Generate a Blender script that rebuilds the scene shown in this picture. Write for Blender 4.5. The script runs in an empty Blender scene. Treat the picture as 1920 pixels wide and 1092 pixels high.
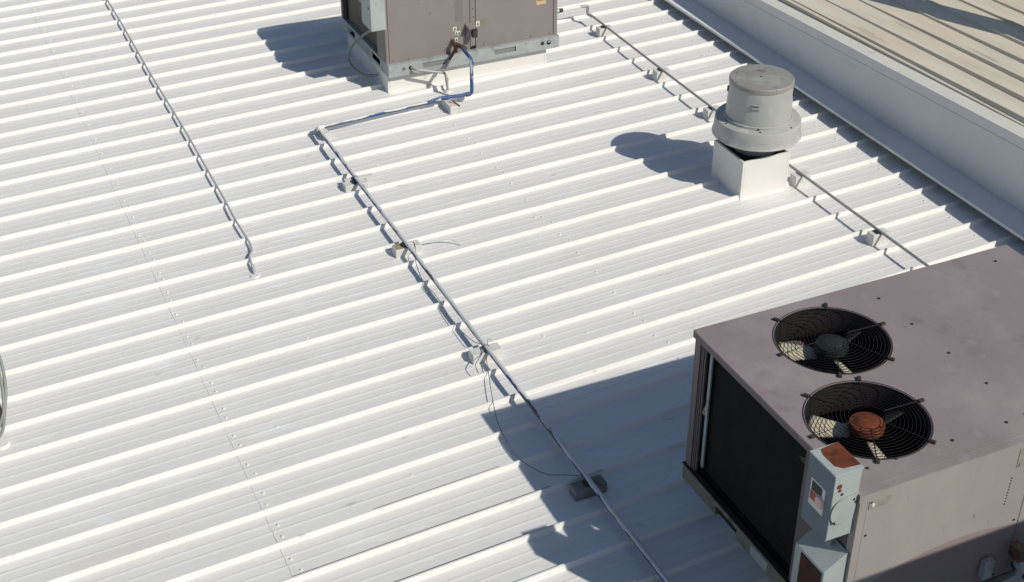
import bpy, bmesh, math, random
from mathutils import Vector, Matrix, noise
random.seed(7)
SC = bpy.context.scene
COL = SC.collection

# ------------------------------------------------------------------ camera, sky, sun, exposure
cam_d = bpy.data.cameras.new('camera')
cam = bpy.data.objects.new('camera', cam_d); COL.objects.link(cam)
rt = Vector((0.909231664, -0.416289733, -0.00079957)); up = Vector((0.22571941, 0.49138529, 0.84118443)); bk = Vector((-0.34978354, -0.765012, 0.54074774))
cm = Matrix((rt, up, bk)).transposed().to_4x4(); cm.translation = Vector((0, -15.08142411, 5.58476696))
cam.matrix_world = cm
cam_d.sensor_width = 36; cam_d.lens = 2651.18 / 1920 * 36; cam_d.clip_start = .05; cam_d.clip_end = 2000
SC.camera = cam
SUNV = Vector((.57, -1.03, 1.0)).normalized()
w = bpy.data.worlds.new('World'); SC.world = w; w.use_nodes = True
wn = w.node_tree; bg = wn.nodes['Background']
sky = wn.nodes.new('ShaderNodeTexSky'); sky.sky_type = 'NISHITA'; sky.sun_disc = False
sky.sun_elevation = math.asin(SUNV.z); sky.sun_rotation = math.atan2(SUNV.x, SUNV.y)
sky.air_density = 1.0; sky.dust_density = .6; sky.ozone_density = 1.5
wn.links.new(sky.outputs[0], bg.inputs[0]); bg.inputs[1].default_value = .072
sd = bpy.data.lights.new('sun', 'SUN'); sd.energy = 3.32; sd.angle = math.radians(.5); sd.color = (1, .955, .865)
so = bpy.data.objects.new('sun', sd); COL.objects.link(so)
so.rotation_euler = SUNV.to_track_quat('Z', 'Y').to_euler(); so.location = (6, -20, 20)
SC.view_settings.view_transform = 'Standard'; SC.view_settings.look = 'None'
SC.view_settings.gamma = 1; SC.view_settings.use_curve_mapping = False; SC.view_settings.exposure = 0.0

# ------------------------------------------------------------------ materials
def mat(name, c, rough=.6, metal=0., var=.0, vscale=6., stretch=(1, 1, 1), bump=0., bscale=60., spots=None, spec=.3):
    """base colour with noise mottling; spots = (colour, scale, threshold, softness, stretch)"""
    m = bpy.data.materials.new(name); m.use_nodes = True; nt = m.node_tree; N = nt.nodes; L = nt.links
    b = N['Principled BSDF']; b.inputs['Roughness'].default_value = rough; b.inputs['Metallic'].default_value = metal
    b.inputs['Specular IOR Level'].default_value = spec
    geo = N.new('ShaderNodeNewGeometry')
    def mapped(st):
        mp = N.new('ShaderNodeVectorMath'); mp.operation = 'MULTIPLY'; mp.inputs[1].default_value = st
        L.new(geo.outputs['Position'], mp.inputs[0]); return mp.outputs[0]
    col = None
    rgb = N.new('ShaderNodeRGB'); rgb.outputs[0].default_value = (*c, 1); col = rgb.outputs[0]
    if var:
        no = N.new('ShaderNodeTexNoise'); no.inputs['Scale'].default_value = vscale; no.inputs['Detail'].default_value = 6; no.inputs['Roughness'].default_value = .62
        L.new(mapped(stretch), no.inputs['Vector'])
        mr = N.new('ShaderNodeMapRange'); mr.inputs[1].default_value = .3; mr.inputs[2].default_value = .7; mr.inputs[3].default_value = 1 - var; mr.inputs[4].default_value = 1 + var * .6
        L.new(no.outputs[0], mr.inputs[0])
        mx = N.new('ShaderNodeVectorMath'); mx.operation = 'SCALE'; L.new(col, mx.inputs[0]); L.new(mr.outputs[0], mx.inputs['Scale']); col = mx.outputs[0]
    for sp in (spots or []):
        sc, ssc, th, sf, st = sp
        no = N.new('ShaderNodeTexNoise'); no.inputs['Scale'].default_value = ssc; no.inputs['Detail'].default_value = 5; no.inputs['Roughness'].default_value = .6
        L.new(mapped(st), no.inputs['Vector'])
        mr = N.new('ShaderNodeMapRange'); mr.inputs[1].default_value = th; mr.inputs[2].default_value = th + sf
        L.new(no.outputs[0], mr.inputs[0])
        mx = N.new('ShaderNodeMix'); mx.data_type = 'RGBA'; L.new(mr.outputs[0], mx.inputs[0]); L.new(col, mx.inputs[6]); mx.inputs[7].default_value = (*sc, 1); col = mx.outputs[2]
    L.new(col, b.inputs['Base Color'])
    if bump:
        no = N.new('ShaderNodeTexNoise'); no.inputs['Scale'].default_value = bscale; no.inputs['Detail'].default_value = 4
        L.new(mapped((1, 1, 1)), no.inputs['Vector'])
        bp = N.new('ShaderNodeBump'); bp.inputs['Strength'].default_value = 1; bp.inputs['Distance'].default_value = bump
        L.new(no.outputs[0], bp.inputs['Height']); L.new(bp.outputs[0], b.inputs['Normal'])
    return m

ROOF = mat('white_roof_coating', (.80, .785, .75), .6, var=.04, vscale=3.5, stretch=(.35, 2.2, 1), bump=.0012, bscale=26,
           spots=[((.68, .66, .62), 2.2, .58, .25, (.4, 3.5, 1)), ((.84, .83, .80), 3.1, .60, .03, (.5, 2.6, 1)), ((.45, .44, .40), 34, .71, .06, (1, 1, 1)), ((.74, .71, .64), 1.1, .60, .16, (.5, 1.4, 1)), ((.60, .58, .53), 7, .67, .05, (.6, 1.6, 1))])
CURB = mat('white_painted_metal', (.80, .78, .73), .5, var=.05, vscale=5, bump=.001, bscale=20, spots=[((.52, .52, .48), 9, .66, .12, (1, 1, .5))])
WALL = mat('white_painted_wall', (.79, .79, .765), .7, var=.05, vscale=1.5, bump=.002, bscale=14, spots=[((.55, .55, .53), 1.3, .6, .25, (1, .6, 2)), ((.5, .5, .48), 22, .70, .06, (1, 1, .4))])
BEIGE = mat('weathered_beige_roof', (.70, .63, .49), .6, var=.10, vscale=3, stretch=(2.5, .35, 1), bump=.0008, bscale=40,
            spots=[((.76, .72, .62), 2.0, .50, .25, (2, .3, 1)), ((.26, .23, .17), 30, .695, .05, (1, .7, 1)), ((.42, .37, .28), 3, .6, .2, (2.5, .4, 1)), ((.20, .18, .13), 7, .74, .04, (1, .35, 1))])
CAPM = mat('cap_flashing_white', (.74, .72, .64), .5, var=.07, vscale=4, spots=[((.42, .40, .34), 5, .62, .15, (1, .6, 1))])
UTOP = mat('mauve_brown_steel_top', (.295, .246, .245), .55, var=.08, vscale=2.2, bump=.0006, bscale=90,
           spots=[((.36, .325, .315), 1.6, .50, .25, (1, 1, 1)), ((.33, .29, .28), 9, .60, .1, (1, .6, 1)), ((.21, .165, .17), 2.6, .60, .15, (1, 1, 1)), ((.13, .10, .09), 45, .72, .04, (1, 1, 1))])
UPOST = mat('brown_steel_post', (.17, .14, .135), .5, var=.12, vscale=8, stretch=(1, 1, .3))
SMPANEL = mat('brown_grey_cabinet_panel', (.262, .232, .219), .5, var=.06, vscale=4, bump=.0005, bscale=80,
              spots=[((.32, .29, .27), 2.5, .55, .2, (1, 1, .6)), ((.16, .13, .12), 30, .72, .05, (1, 1, .5))])
GALV = mat('galvanized_steel', (.43, .455, .45), .5, .25, var=.14, vscale=14, spots=[((.30, .32, .32), 9, .55, .15, (1, 1, 1)), ((.30, .20, .13), 14, .70, .05, (1, 1, 1))])
DGALV = mat('dirty_base_rail', (.20, .19, .15), .7, var=.2, vscale=9, spots=[((.10, .09, .075), 6, .55, .12, (1, 1, 1)), ((.33, .34, .33), 5, .62, .08, (1, 1, 1))])
ALU = mat('dull_spun_aluminium', (.47, .47, .44), .5, .1, var=.08, vscale=5, stretch=(1, 1, .5), bump=.0006, bscale=30,
          spots=[((.56, .56, .52), 3.2, .54, .10, (1, 1, 1)), ((.34, .34, .31), 4.5, .62, .10, (1, 1, .6)), ((.18, .15, .11), 40, .70, .03, (1, 1, 1)), ((.34, .30, .24), 7, .66, .08, (1, 1, 3))])
ALUTOP = mat('stained_aluminium_cap', (.33, .315, .29), .5, .05, var=.10, vscale=5, spots=[((.20, .18, .14), 13, .60, .06, (1, 1, 1)), ((.07, .06, .045), 30, .655, .02, (1, 1, 1)), ((.42, .41, .38), 3, .55, .2, (1, 1, 1))])
BLACK = mat('black_interior', (.012, .012, .011), .8)
DARK = mat('dark_brown_hardware', (.05, .038, .032), .6, var=.3, vscale=30)
WIREG = mat('dark_coated_guard_wire', (.018, .014, .014), .5, var=.3, vscale=20)
RUST = mat('rusted_steel', (.165, .045, .02), .85, var=.35, vscale=14, bump=.001, bscale=60, spots=[((.09, .03, .015), 18, .55, .1, (1, 1, 1)), ((.33, .11, .05), 11, .62, .1, (1, 1, 1))])
HUBK = mat('black_motor_cover', (.025, .03, .028), .45, var=.3, vscale=20)
BLADE = mat('dusty_cream_fan_blade', (.62, .56, .42), .55, var=.15, vscale=12, spots=[((.30, .17, .08), 14, .60, .12, (1, 1, 1))])
BOXG = mat('pale_grey_green_box_paint', (.42, .46, .44), .5, var=.12, vscale=7, spots=[((.30, .33, .33), 8, .6, .15, (1, 1, .6)), ((.06, .035, .02), 26, .72, .03, (1, 1, 1))])
BLADE_SHADED = mat('shaded_black_fan_blade', (.03, .028, .025), .6, var=.4, vscale=14)  # shaded copy of the cream blade, its darkness painted in
STK_W = mat('white_sticker', (.72, .69, .62), .5, var=.08, vscale=30)
STK_T = mat('tan_sticker', (.58, .42, .22), .5, var=.12, vscale=30)
STK_B = mat('black_print', (.03, .03, .03), .5)
STK_R = mat('faded_red_print', (.38, .08, .07), .5, var=.2, vscale=30)
STK_P = mat('pale_pink_plastic', (.72, .50, .46), .4)
OLIVE = mat('olive_metal_plate', (.27, .24, .15), .5, var=.15, vscale=30)
GREEN = mat('weathered_green_label', (.22, .28, .24), .6, var=.2, vscale=30)
PLATE = mat('tan_grey_nameplate', (.33, .30, .25), .45, var=.15, vscale=25, spots=[((.12, .10, .08), 24, .58, .06, (1, 1, .4))])
COPPER = mat('corroded_bronze_valve', (.14, .09, .07), .5, .3, var=.3, vscale=30)
PIPEG = mat('weathered_grey_conduit', (.40, .39, .37), .45, .2, var=.12, vscale=10, stretch=(1, .4, 1))
CONDW = mat('coated_thin_conduit', (.50, .49, .48), .55, var=.08, vscale=10)
HOSE = mat('grey_flexible_conduit', (.27, .29, .26), .5, var=.1, vscale=14)
WIRE = mat('grey_thin_wire', (.16, .16, .16), .5)
WIREW = mat('white_thin_cable', (.66, .65, .62), .5)
BLUE = mat('blue_painted_pipe', (.055, .10, .25), .45, var=.18, vscale=18, spots=[((.62, .63, .64), 9, .63, .05, (1, 1, .5)), ((.10, .17, .40), 12, .56, .1, (1, 1, .5))])
WOOD = mat('white_painted_wood_block', (.70, .69, .65), .75, var=.10, vscale=14, stretch=(.4, 2, 1), bump=.001, bscale=40, spots=[((.36, .32, .25), 13, .66, .08, (1, 1, 1))])
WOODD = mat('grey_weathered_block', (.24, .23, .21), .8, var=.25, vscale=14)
WOODB = mat('bare_tan_wood', (.36, .30, .20), .8, var=.2, vscale=20, stretch=(.3, 2, 1))
GROUND = mat('asphalt_ground', (.06, .06, .06), .9, var=.3, vscale=1)
BRICKW = mat('tan_building_wall', (.45, .40, .33), .8, var=.15, vscale=2)

def pipe_mat(name, along, bl=.50, wh=.92):
    """grey/blue plastic pipe, white overspray on its upper side, chipped along its length"""
    m = mat(name, (.10, .115, .125), .45, var=.25, vscale=9)
    nt = m.node_tree; N = nt.nodes; L = nt.links; b = N['Principled BSDF']
    base = b.inputs['Base Color'].links[0].from_socket
    geo = N.new('ShaderNodeNewGeometry')
    def noi(scale, st, lo, hi):
        v = N.new('ShaderNodeVectorMath'); v.operation = 'MULTIPLY'; v.inputs[1].default_value = st; L.new(geo.outputs['Position'], v.inputs[0])
        n = N.new('ShaderNodeTexNoise'); n.inputs['Scale'].default_value = scale; n.inputs['Detail'].default_value = 5; L.new(v.outputs[0], n.inputs['Vector'])
        r = N.new('ShaderNodeMapRange'); r.inputs[1].default_value = lo; r.inputs[2].default_value = hi; L.new(n.outputs[0], r.inputs[0]); return r.outputs[0]
    st = (3, .5, 3) if along == 'y' else (.5, 3, 3)
    def mixc(f, c, prev):
        x = N.new('ShaderNodeMix'); x.data_type = 'RGBA'; L.new(f, x.inputs[0]); L.new(prev, x.inputs[6]); x.inputs[7].default_value = (*c, 1); return x.outputs[2]
    c1 = mixc(noi(3.1, st, bl, bl + .03), (.035, .07, .24), base)
    sep = N.new('ShaderNodeSeparateXYZ'); L.new(geo.outputs['Normal'], sep.inputs[0])
    a = N.new('ShaderNodeMath'); a.operation = 'MULTIPLY_ADD'; a.inputs[1].default_value = 1.0; L.new(sep.outputs[2], a.inputs[0])
    nb = noi(4.5, (6, 1.1, 6) if along == 'y' else (1.1, 6, 6), .36, .64); 
    L.new(nb, a.inputs[2])
    r = N.new('ShaderNodeMapRange'); r.inputs[1].default_value = wh; r.inputs[2].default_value = wh + .11; L.new(a.outputs[0], r.inputs[0])
    c2 = mixc(r.outputs[0], (.66, .66, .64), c1)
    L.new(c2, b.inputs['Base Color']); return m
PIPEY = pipe_mat('oversprayed_grey_blue_pipe', 'y'); PIPEX = pipe_mat('oversprayed_blue_pipe_across', 'x', .52, .76)

# chalky south face of the big unit: pale chalk over pinkish brown below an arc
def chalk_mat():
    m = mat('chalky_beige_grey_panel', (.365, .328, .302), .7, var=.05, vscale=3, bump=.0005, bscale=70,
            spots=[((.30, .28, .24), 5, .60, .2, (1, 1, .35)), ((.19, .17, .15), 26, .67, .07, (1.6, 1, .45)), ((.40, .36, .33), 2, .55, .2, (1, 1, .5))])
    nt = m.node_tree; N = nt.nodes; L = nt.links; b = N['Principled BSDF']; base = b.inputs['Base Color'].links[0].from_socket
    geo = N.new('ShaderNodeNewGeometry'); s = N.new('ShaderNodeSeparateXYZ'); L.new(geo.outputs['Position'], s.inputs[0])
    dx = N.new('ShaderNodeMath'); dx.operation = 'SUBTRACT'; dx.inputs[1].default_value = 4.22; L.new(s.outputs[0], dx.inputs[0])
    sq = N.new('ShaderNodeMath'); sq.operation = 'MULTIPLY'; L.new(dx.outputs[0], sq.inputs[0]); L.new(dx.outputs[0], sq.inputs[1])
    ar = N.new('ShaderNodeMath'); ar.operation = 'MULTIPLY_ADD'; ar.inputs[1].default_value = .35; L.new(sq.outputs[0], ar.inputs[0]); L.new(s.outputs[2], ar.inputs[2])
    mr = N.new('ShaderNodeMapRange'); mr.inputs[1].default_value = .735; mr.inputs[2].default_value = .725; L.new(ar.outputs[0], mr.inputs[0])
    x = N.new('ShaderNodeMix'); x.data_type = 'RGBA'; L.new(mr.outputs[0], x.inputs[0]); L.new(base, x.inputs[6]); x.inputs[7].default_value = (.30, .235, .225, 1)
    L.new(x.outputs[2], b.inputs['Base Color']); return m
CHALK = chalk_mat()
def fin_mat():
    m = mat('dark_condenser_fins', (.010, .009, .0082), .95, var=.6, vscale=5, stretch=(1, 1, .5))
    nt = m.node_tree; N = nt.nodes; L = nt.links; b = N['Principled BSDF']
    geo = N.new('ShaderNodeNewGeometry'); wv = N.new('ShaderNodeTexWave'); wv.bands_direction = 'Z'; wv.inputs['Scale'].default_value = 14
    L.new(geo.outputs['Position'], wv.inputs[0]); bp = N.new('ShaderNodeBump'); bp.inputs['Distance'].default_value = .0004; L.new(wv.outputs[1], bp.inputs['Height']); L.new(bp.outputs[0], b.inputs['Normal'])
    return m
FINS = fin_mat()
FINS2 = mat('olive_brown_coil_fins', (.11, .10, .075), .6, var=.2, vscale=6)

# ------------------------------------------------------------------ geometry helpers
def BM(): return bmesh.new()
def box(bm, x0, x1, y0, y1, z0, z1):
    vs = [bm.verts.new(p) for p in ((x0, y0, z0), (x1, y0, z0), (x1, y1, z0), (x0, y1, z0), (x0, y0, z1), (x1, y0, z1), (x1, y1, z1), (x0, y1, z1))]
    for f in ((3, 2, 1, 0), (4, 5, 6, 7), (0, 1, 5, 4), (1, 2, 6, 5), (2, 3, 7, 6), (3, 0, 4, 7)): bm.faces.new([vs[i] for i in f])
def hexa(bm, p):   # 8 points, bottom ring then top ring
    vs = [bm.verts.new(q) for q in p]
    for f in ((3, 2, 1, 0), (4, 5, 6, 7), (0, 1, 5, 4), (1, 2, 6, 5), (2, 3, 7, 6), (3, 0, 4, 7)): bm.faces.new([vs[i] for i in f])
def tube(bm, pts, r, seg=10, closed=False):
    pts = [Vector(p) for p in pts]; n = len(pts); rings = []
    prev = None
    for i, p in enumerate(pts):
        if closed: d = (pts[(i + 1) % n] - pts[i - 1])
        else: d = (pts[min(i + 1, n - 1)] - pts[max(i - 1, 0)])
        d.normalize()
        if prev is None: a = d.orthogonal().normalized()
        else: a = (prev - d * prev.dot(d)).normalized()
        prev = a; b = d.cross(a)
        rr = r[i] if isinstance(r, (list, tuple)) else r
        rings.append([bm.verts.new(p + (a * math.cos(t) + b * math.sin(t)) * rr) for t in (2 * math.pi * k / seg for k in range(seg))])
    m = n if closed else n - 1
    for i in range(m):
        A, B = rings[i], rings[(i + 1) % n]
        for k in range(seg): bm.faces.new((A[k], A[(k + 1) % seg], B[(k + 1) % seg], B[k]))
    if not closed:
        bm.faces.new(rings[0][::-1]); bm.faces.new(rings[-1])
def rounded(pts, rad=.04, n=5):
    pts = [Vector(p) for p in pts]; out = [pts[0]]
    for i in range(1, len(pts) - 1):
        a = pts[i - 1] - pts[i]; b = pts[i + 1] - pts[i]; r = min(rad, a.length * .45, b.length * .45)
        p0 = pts[i] + a.normalized() * r; p1 = pts[i] + b.normalized() * r
        for k in range(n + 1):
            t = k / n; out.append(p0 * (1 - t) ** 2 + pts[i] * 2 * t * (1 - t) + p1 * t * t)
    out.append(pts[-1]); return out
def spline(pts, n=8):
    P = [Vector(p) for p in pts]; out = []
    for i in range(len(P) - 1):
        p0 = P[max(i - 1, 0)]; p1 = P[i]; p2 = P[i + 1]; p3 = P[min(i + 2, len(P) - 1)]
        for k in range(n):
            t = k / n
            out.append(.5 * ((2 * p1) + (p2 - p0) * t + (2 * p0 - 5 * p1 + 4 * p2 - p3) * t * t + (3 * p1 - p0 - 3 * p2 + p3) * t ** 3))
    out.append(P[-1]); return out
def lathe(bm, prof, cx, cy, seg=64):   # prof: (r,z) list
    rings = []
    for r, z in prof:
        if r < 1e-5: rings.append([bm.verts.new((cx, cy, z))])
        else: rings.append([bm.verts.new((cx + r * math.cos(2 * math.pi * k / seg), cy + r * math.sin(2 * math.pi * k / seg), z)) for k in range(seg)])
    for A, B in zip(rings, rings[1:]):
        for k in range(seg):
            j = (k + 1) % seg
            if len(A) == 1: bm.faces.new((A[0], B[k], B[j]))
            elif len(B) == 1: bm.faces.new((A[k], A[j], B[0]))
            else: bm.faces.new((A[k], A[j], B[j], B[k]))
def disc(bm, c, r, n, seg=10, h=.003, axis=(0, 0, 1)):
    q = Vector(axis).to_track_quat('Z', 'Y'); c = Vector(c)
    lo = [bm.verts.new(c + q @ Vector((r * math.cos(2 * math.pi * k / seg), r * math.sin(2 * math.pi * k / seg), 0))) for k in range(seg)]
    hi = [bm.verts.new(c + q @ Vector((r * .8 * math.cos(2 * math.pi * k / seg), r * .8 * math.sin(2 * math.pi * k / seg), h))) for k in range(seg)]
    for k in range(seg): bm.faces.new((lo[k], lo[(k + 1) % seg], hi[(k + 1) % seg], hi[k]))
    bm.faces.new(hi)
def wloc(o):
    v = Vector((0, 0, 0))
    while o: v += Vector(o.location); o = o.parent
    return v
def obj(name, bm, m, parent=None, bevel=0, smooth=None, loc=None, fixn=True):
    if fixn: bmesh.ops.recalc_face_normals(bm, faces=bm.faces[:])
    base = wloc(parent) if parent else Vector((0, 0, 0))
    if loc is None and parent is None: loc = (0, 0, 0)
    off = base if loc is None else Vector(loc)
    bmesh.ops.translate(bm, verts=bm.verts[:], vec=-off)
    me = bpy.data.meshes.new(name); bm.to_mesh(me); bm.free(); me.materials.append(m)
    if smooth is not None:
        for p in me.polygons: p.use_smooth = True
        me.set_sharp_from_angle(angle=math.radians(smooth))
    o = bpy.data.objects.new(name, me); COL.objects.link(o)
    if parent: o.parent = parent; o.location = off - base
    else: o.location = off
    if bevel:
        b = o.modifiers.new('bevel', 'BEVEL'); b.width = bevel; b.segments = 2; b.limit_method = 'ANGLE'; b.angle_limit = math.radians(40)
    return o
def thing(name, label, cat, loc=(0, 0, 0), group=None):
    o = bpy.data.objects.new(name, None); COL.objects.link(o); o.location = loc; o.empty_display_size = .1
    tag(o, label, cat, group); return o
def tag(o, label=None, cat=None, group=None, kind=None):
    if label: o['label'] = label
    if cat: o['category'] = cat
    if group: o['group'] = group
    if kind: o['kind'] = kind
    return o
def bx(name, m, parent, x0, x1, y0, y1, z0, z1, bevel=0, loc=None):
    b = BM(); box(b, x0, x1, y0, y1, z0, z1); return obj(name, b, m, parent, bevel, loc=loc)
def tb(name, m, parent, pts, r, seg=12, loc=None):
    b = BM(); tube(b, pts, r, seg); return obj(name, b, m, parent, smooth=50, loc=loc)

# ------------------------------------------------------------------ the white ribbed roof
S = .3048; SK = .0563; XE = 7.56; XW = -5.0; SEAM = 1.285
roof = tag(bx('roof', ROOF, None, XW, 7.9, -17.2, 6.2, -.30, -.05), kind='structure')
def profile():
    """(distance south of the rib's far top edge, height) over one pitch"""
    p = [(0, .033), (.011, .033), (.0235, .0)]
    foot, far = .0235, S - .011
    n = 14
    def pan(t):
        u = (t - foot) / (far - foot); z = -.0026 * 4 * u * (1 - u) ; return z
    stops = []
    for k in range(1, n): stops.append(foot + (far - foot) * k / n)
    for c in (.325 * S, .574 * S):
        stops = [s for s in stops if abs(s - c) > .011]
        stops += [c - .007, c - .0025, c + .0025, c + .007]
    stops.sort()
    for s in stops:
        z = pan(s)
        for c in (.325 * S, .574 * S):
            if abs(abs(s - c) - .0025) < 1e-6: z += .0017
        p.append((s, z))
    p.append((far, 0))
    return p
PR = profile()
def roof_sheet(k0, nr, x0, x1, lift, parent, material):
    prof = []
    for r in range(nr):
        for d, z in PR: prof.append(((k0 + r) * S + d, z))
    prof.append(((k0 + nr) * S, .033)); 
    nx = max(2, int((x1 - x0) / .22)); vs = []; fs = []
    y0w = -(k0 * S) 
    for i in range(nx + 1):
        x = x0 + (x1 - x0) * i / nx
        for d, z in prof:
            wv = .0016 * noise.noise(Vector((x * 1.1, d * 4.0, 3.1))) + .0008 * noise.noise(Vector((x * 4.0, d * 9.0, 7.7)))
            if z > .02: wv *= .35
            yy = -d + SK * x + .0012 * noise.noise(Vector((x * .9, d * 2, 11)))
            vs.append((x - x0, yy - y0w, z + wv + lift))
    m = len(prof)
    for i in range(nx):
        for j in range(m - 1):
            fs.append((i * m + j, i * m + j + 1, (i + 1) * m + j + 1, (i + 1) * m + j))
    me = bpy.data.meshes.new('roof_panel'); me.from_pydata(vs, [], fs); me.materials.append(material)
    for p in me.polygons: p.use_smooth = True
    me.set_sharp_from_angle(angle=math.radians(28))
    o = bpy.data.objects.new('roof_panel', me); COL.objects.link(o); o.parent = parent; o.location = (x0, y0w, 0)
    return o
for k in range(-18, 54, 3):
    roof_sheet(k, 3, XW, SEAM + .07, 0, roof, ROOF)
    roof_sheet(k, 3, SEAM, XE, .0007, roof, ROOF)
# end lap: thin bead and lap line are the lifted edge; roof screws along the purlins
b = BM()
for k in range(-18, 54):
    for xp, fr in ((SEAM + .035, .44), (SEAM + .045, .79), (4.29, .43), (4.31, .79), (7.22, .44), (-1.7, .44), (-1.68, .79)):
        if xp > 4 and fr > .7 and random.random() < .25: continue
        x = xp + random.uniform(-.012, .012); f = fr + random.uniform(-.012, .012)
        y = -(k + f) * S + SK * x
        disc(b, (x, y, -.002), .0105, 8, 8, .004); disc(b, (x, y, .0015), .006, 6, 6, .0065)
for (x, y) in ((2.069, -7.135), (2.27, -8.146), (1.594, -8.006), (3.863, -7.887), (3.577, -7.777), (4.228, -6.273), (3.57, -7.80), (4.438, -7.678), (2.9, -5.9), (2.2, -8.8), (1.9, -2.6), (3.4, -4.9), (5.2, -5.2), (5.0, -3.46), (2.6, -7.2), (4.9, -6.4)):
    disc(b, (x, y, -.0025), .011, 8, 8, .006)
tag(obj('roof_screws', b, ROOF, roof), kind='stuff')
# thickened coating beads along the end lap, one per pan
b = BM()
for k in range(-18, 54):
    pts = []
    for j in range(0, 9):
        d = (k + .09 + .83 * j / 8) * S; x = SEAM + .006 * noise.noise(Vector((k * 3.1, j * .9, 0)))
        u = j / 8; pts.append((x, -d + SK * x, -.0026 * 4 * u * (1 - u) + .0005))
    tube(b, pts, .0024, 5)
tag(obj('lap_sealant', b, ROOF, roof, smooth=60), kind='stuff')
# three unsealed rib laps low in the picture: a thin open gap on the far side of the rib top
for k, xa, xb in ((31, 1.3, 2.9), (32, 1.3, 2.6), (30, 1.9, 2.7)):
    b = BM(); pts = [(x, -k * S + SK * x + .0015, .0345) for x in [xa + (xb - xa) * i / 12 for i in range(13)]]
    tube(b, pts, .0016, 4); obj('lap_gap', b, DARK, roof)
# building body and the ground far below
bd = thing('building_walls', 'tan walls carrying the white ribbed roof', 'building', (1.4, -5.5, -6))
bx('wall', BRICKW, bd, XW, 7.6, -17.2, 6.2, -6.0, -.31)
g = BM(); box(g, -400, 400, -400, 400, -6.2, -6.0); tag(obj('ground', g, GROUND), kind='structure')

# ------------------------------------------------------------------ parapet ledge, wall, beige upper roof
def wz(y, base=.583, sl=.044): return base + sl * (-min(y, 1.5) - 5.6)
par = thing('parapet_wall', 'white painted parapet wall between the white ribbed roof and the beige roof', 'wall', (7.7, -5, 0))
YN, YS = 6.2, -17.2
def strip(name, m, parent, x0, x1, zb0, zb1, ztop0, ztop1, ys, bevel=0):
    """long solid whose top follows the rising wall: functions of y"""
    b = BM()
    for ya, yb in zip(ys, ys[1:]):
        hexa(b, [(x0, ya, zb0(ya)), (x1, ya, zb1(ya)), (x1, yb, zb1(yb)), (x0, yb, zb0(yb)), (x0, ya, ztop0(ya)), (x1, ya, ztop1(ya)), (x1, yb, ztop1(yb)), (x0, yb, ztop0(yb))])
    bmesh.ops.remove_doubles(b, verts=b.verts[:], dist=1e-5)
    return obj(name, b, m, parent, bevel)
YS_ = [YS, -14, -11, -8, -5, -2, 1.5, YN]
strip('wall_face', WALL, par, 7.672, 7.80, lambda y: .02, lambda y: .02, lambda y: wz(y) - .088, lambda y: wz(y) - .088, YS_)
strip('lip_gap_shadow', DARK, par, 7.667, 7.6715, lambda y: wz(y) - .094, lambda y: wz(y) - .094, lambda y: wz(y) - .0875, lambda y: wz(y) - .0875, YS_)  # dark strip painted in for the shadow under the cap lip
strip('cap_flashing', WALL, par, 7.660, 7.676, lambda y: wz(y) - .087, lambda y: wz(y) - .087, lambda y: wz(y) - .004, lambda y: wz(y) - .004, YS_)
strip('cap_top', CAPM, par, 7.658, 7.836, lambda y: wz(y) - .004, lambda y: wz(y) - .005, lambda y: wz(y), lambda y: wz(y) - .003, YS_)
strip('base_ledge', WALL, par, 7.404, 7.672, lambda y: .088, lambda y: .085, lambda y: .102, lambda y: .082 + .012, YS_, .002)
b = BM()
for i, y in enumerate([YS + .6 * k for k in range(40)]): pass
strip('ledge_drip_edge', WALL, par, 7.397, 7.4035, lambda y: .078, lambda y: .078, lambda y: .104, lambda y: .104, YS_)
strip('closure', DARK, par, 7.565, 7.60, lambda y: -.04, lambda y: -.04, lambda y: .08, lambda y: .08, YS_)
b = BM()   # fasteners on cap face
y = -13.0
while y < 0:
    disc(b, (7.6615, y, wz(y) - .030), .008, 6, 6, .004, (-1, 0, 0)); y += .62
tag(obj('cap_screws', b, WALL, par), kind='stuff')
ur = BM(); hexa(ur, [(7.82, YS, -6), (20, YS, -6), (20, YN, -6), (7.82, YN, -6), (7.82, YS, wz(YS) - .08), (20, YS, wz(YS) - .45), (20, YN, wz(YN) - .45), (7.82, YN, wz(YN) - .08)])
upper = tag(obj('upper_roof', ur, BEIGE), kind='structure')
def up_sheet(i):
    x0 = 7.817 + i * .905; vs = []; fs = []; prof = []
    for r in range(3):
        o = r * .3017; prof += [(o, 0), (o + .030, 0), (o + .052, .054), (o + .070, .054), (o + .090, .001)]
        prof += [(o + t, -.003 * math.sin(math.pi * (t - .09) / .2117)) for t in (.11, .14, .145, .15, .18, .21, .215, .22, .26)]
    prof = [(d, z + (.003 if any(abs((d % .3017) - q) < .001 for q in (.145, .215)) else 0)) for d, z in prof]
    prof.append((.9051, 0))
    ys = [YS + (YN - YS) * k / 70 for k in range(71)]
    for y in ys:
        for d, z in prof:
            x = x0 + d; vs.append((x - x0, y, wz(y) - .008 - .03 * (x - 7.7) + z + .0012 * noise.noise(Vector((x * 3, y * 1.2, 5)))))
    m = len(prof)
    for a in range(70):
        for j in range(m - 1): fs.append((a * m + j, a * m + j + 1, (a + 1) * m + j + 1, (a + 1) * m + j))
    me = bpy.data.meshes.new('roof_panel'); me.from_pydata(vs, [], fs); me.materials.append(BEIGE)
    for p in me.polygons: p.use_smooth = True
    me.set_sharp_from_angle(angle=math.radians(28))
    o = bpy.data.objects.new('roof_panel', me); COL.objects.link(o); o.parent = upper; o.location = (x0, 0, 0)
for i in range(11): up_sheet(i)
b = BM()
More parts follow.
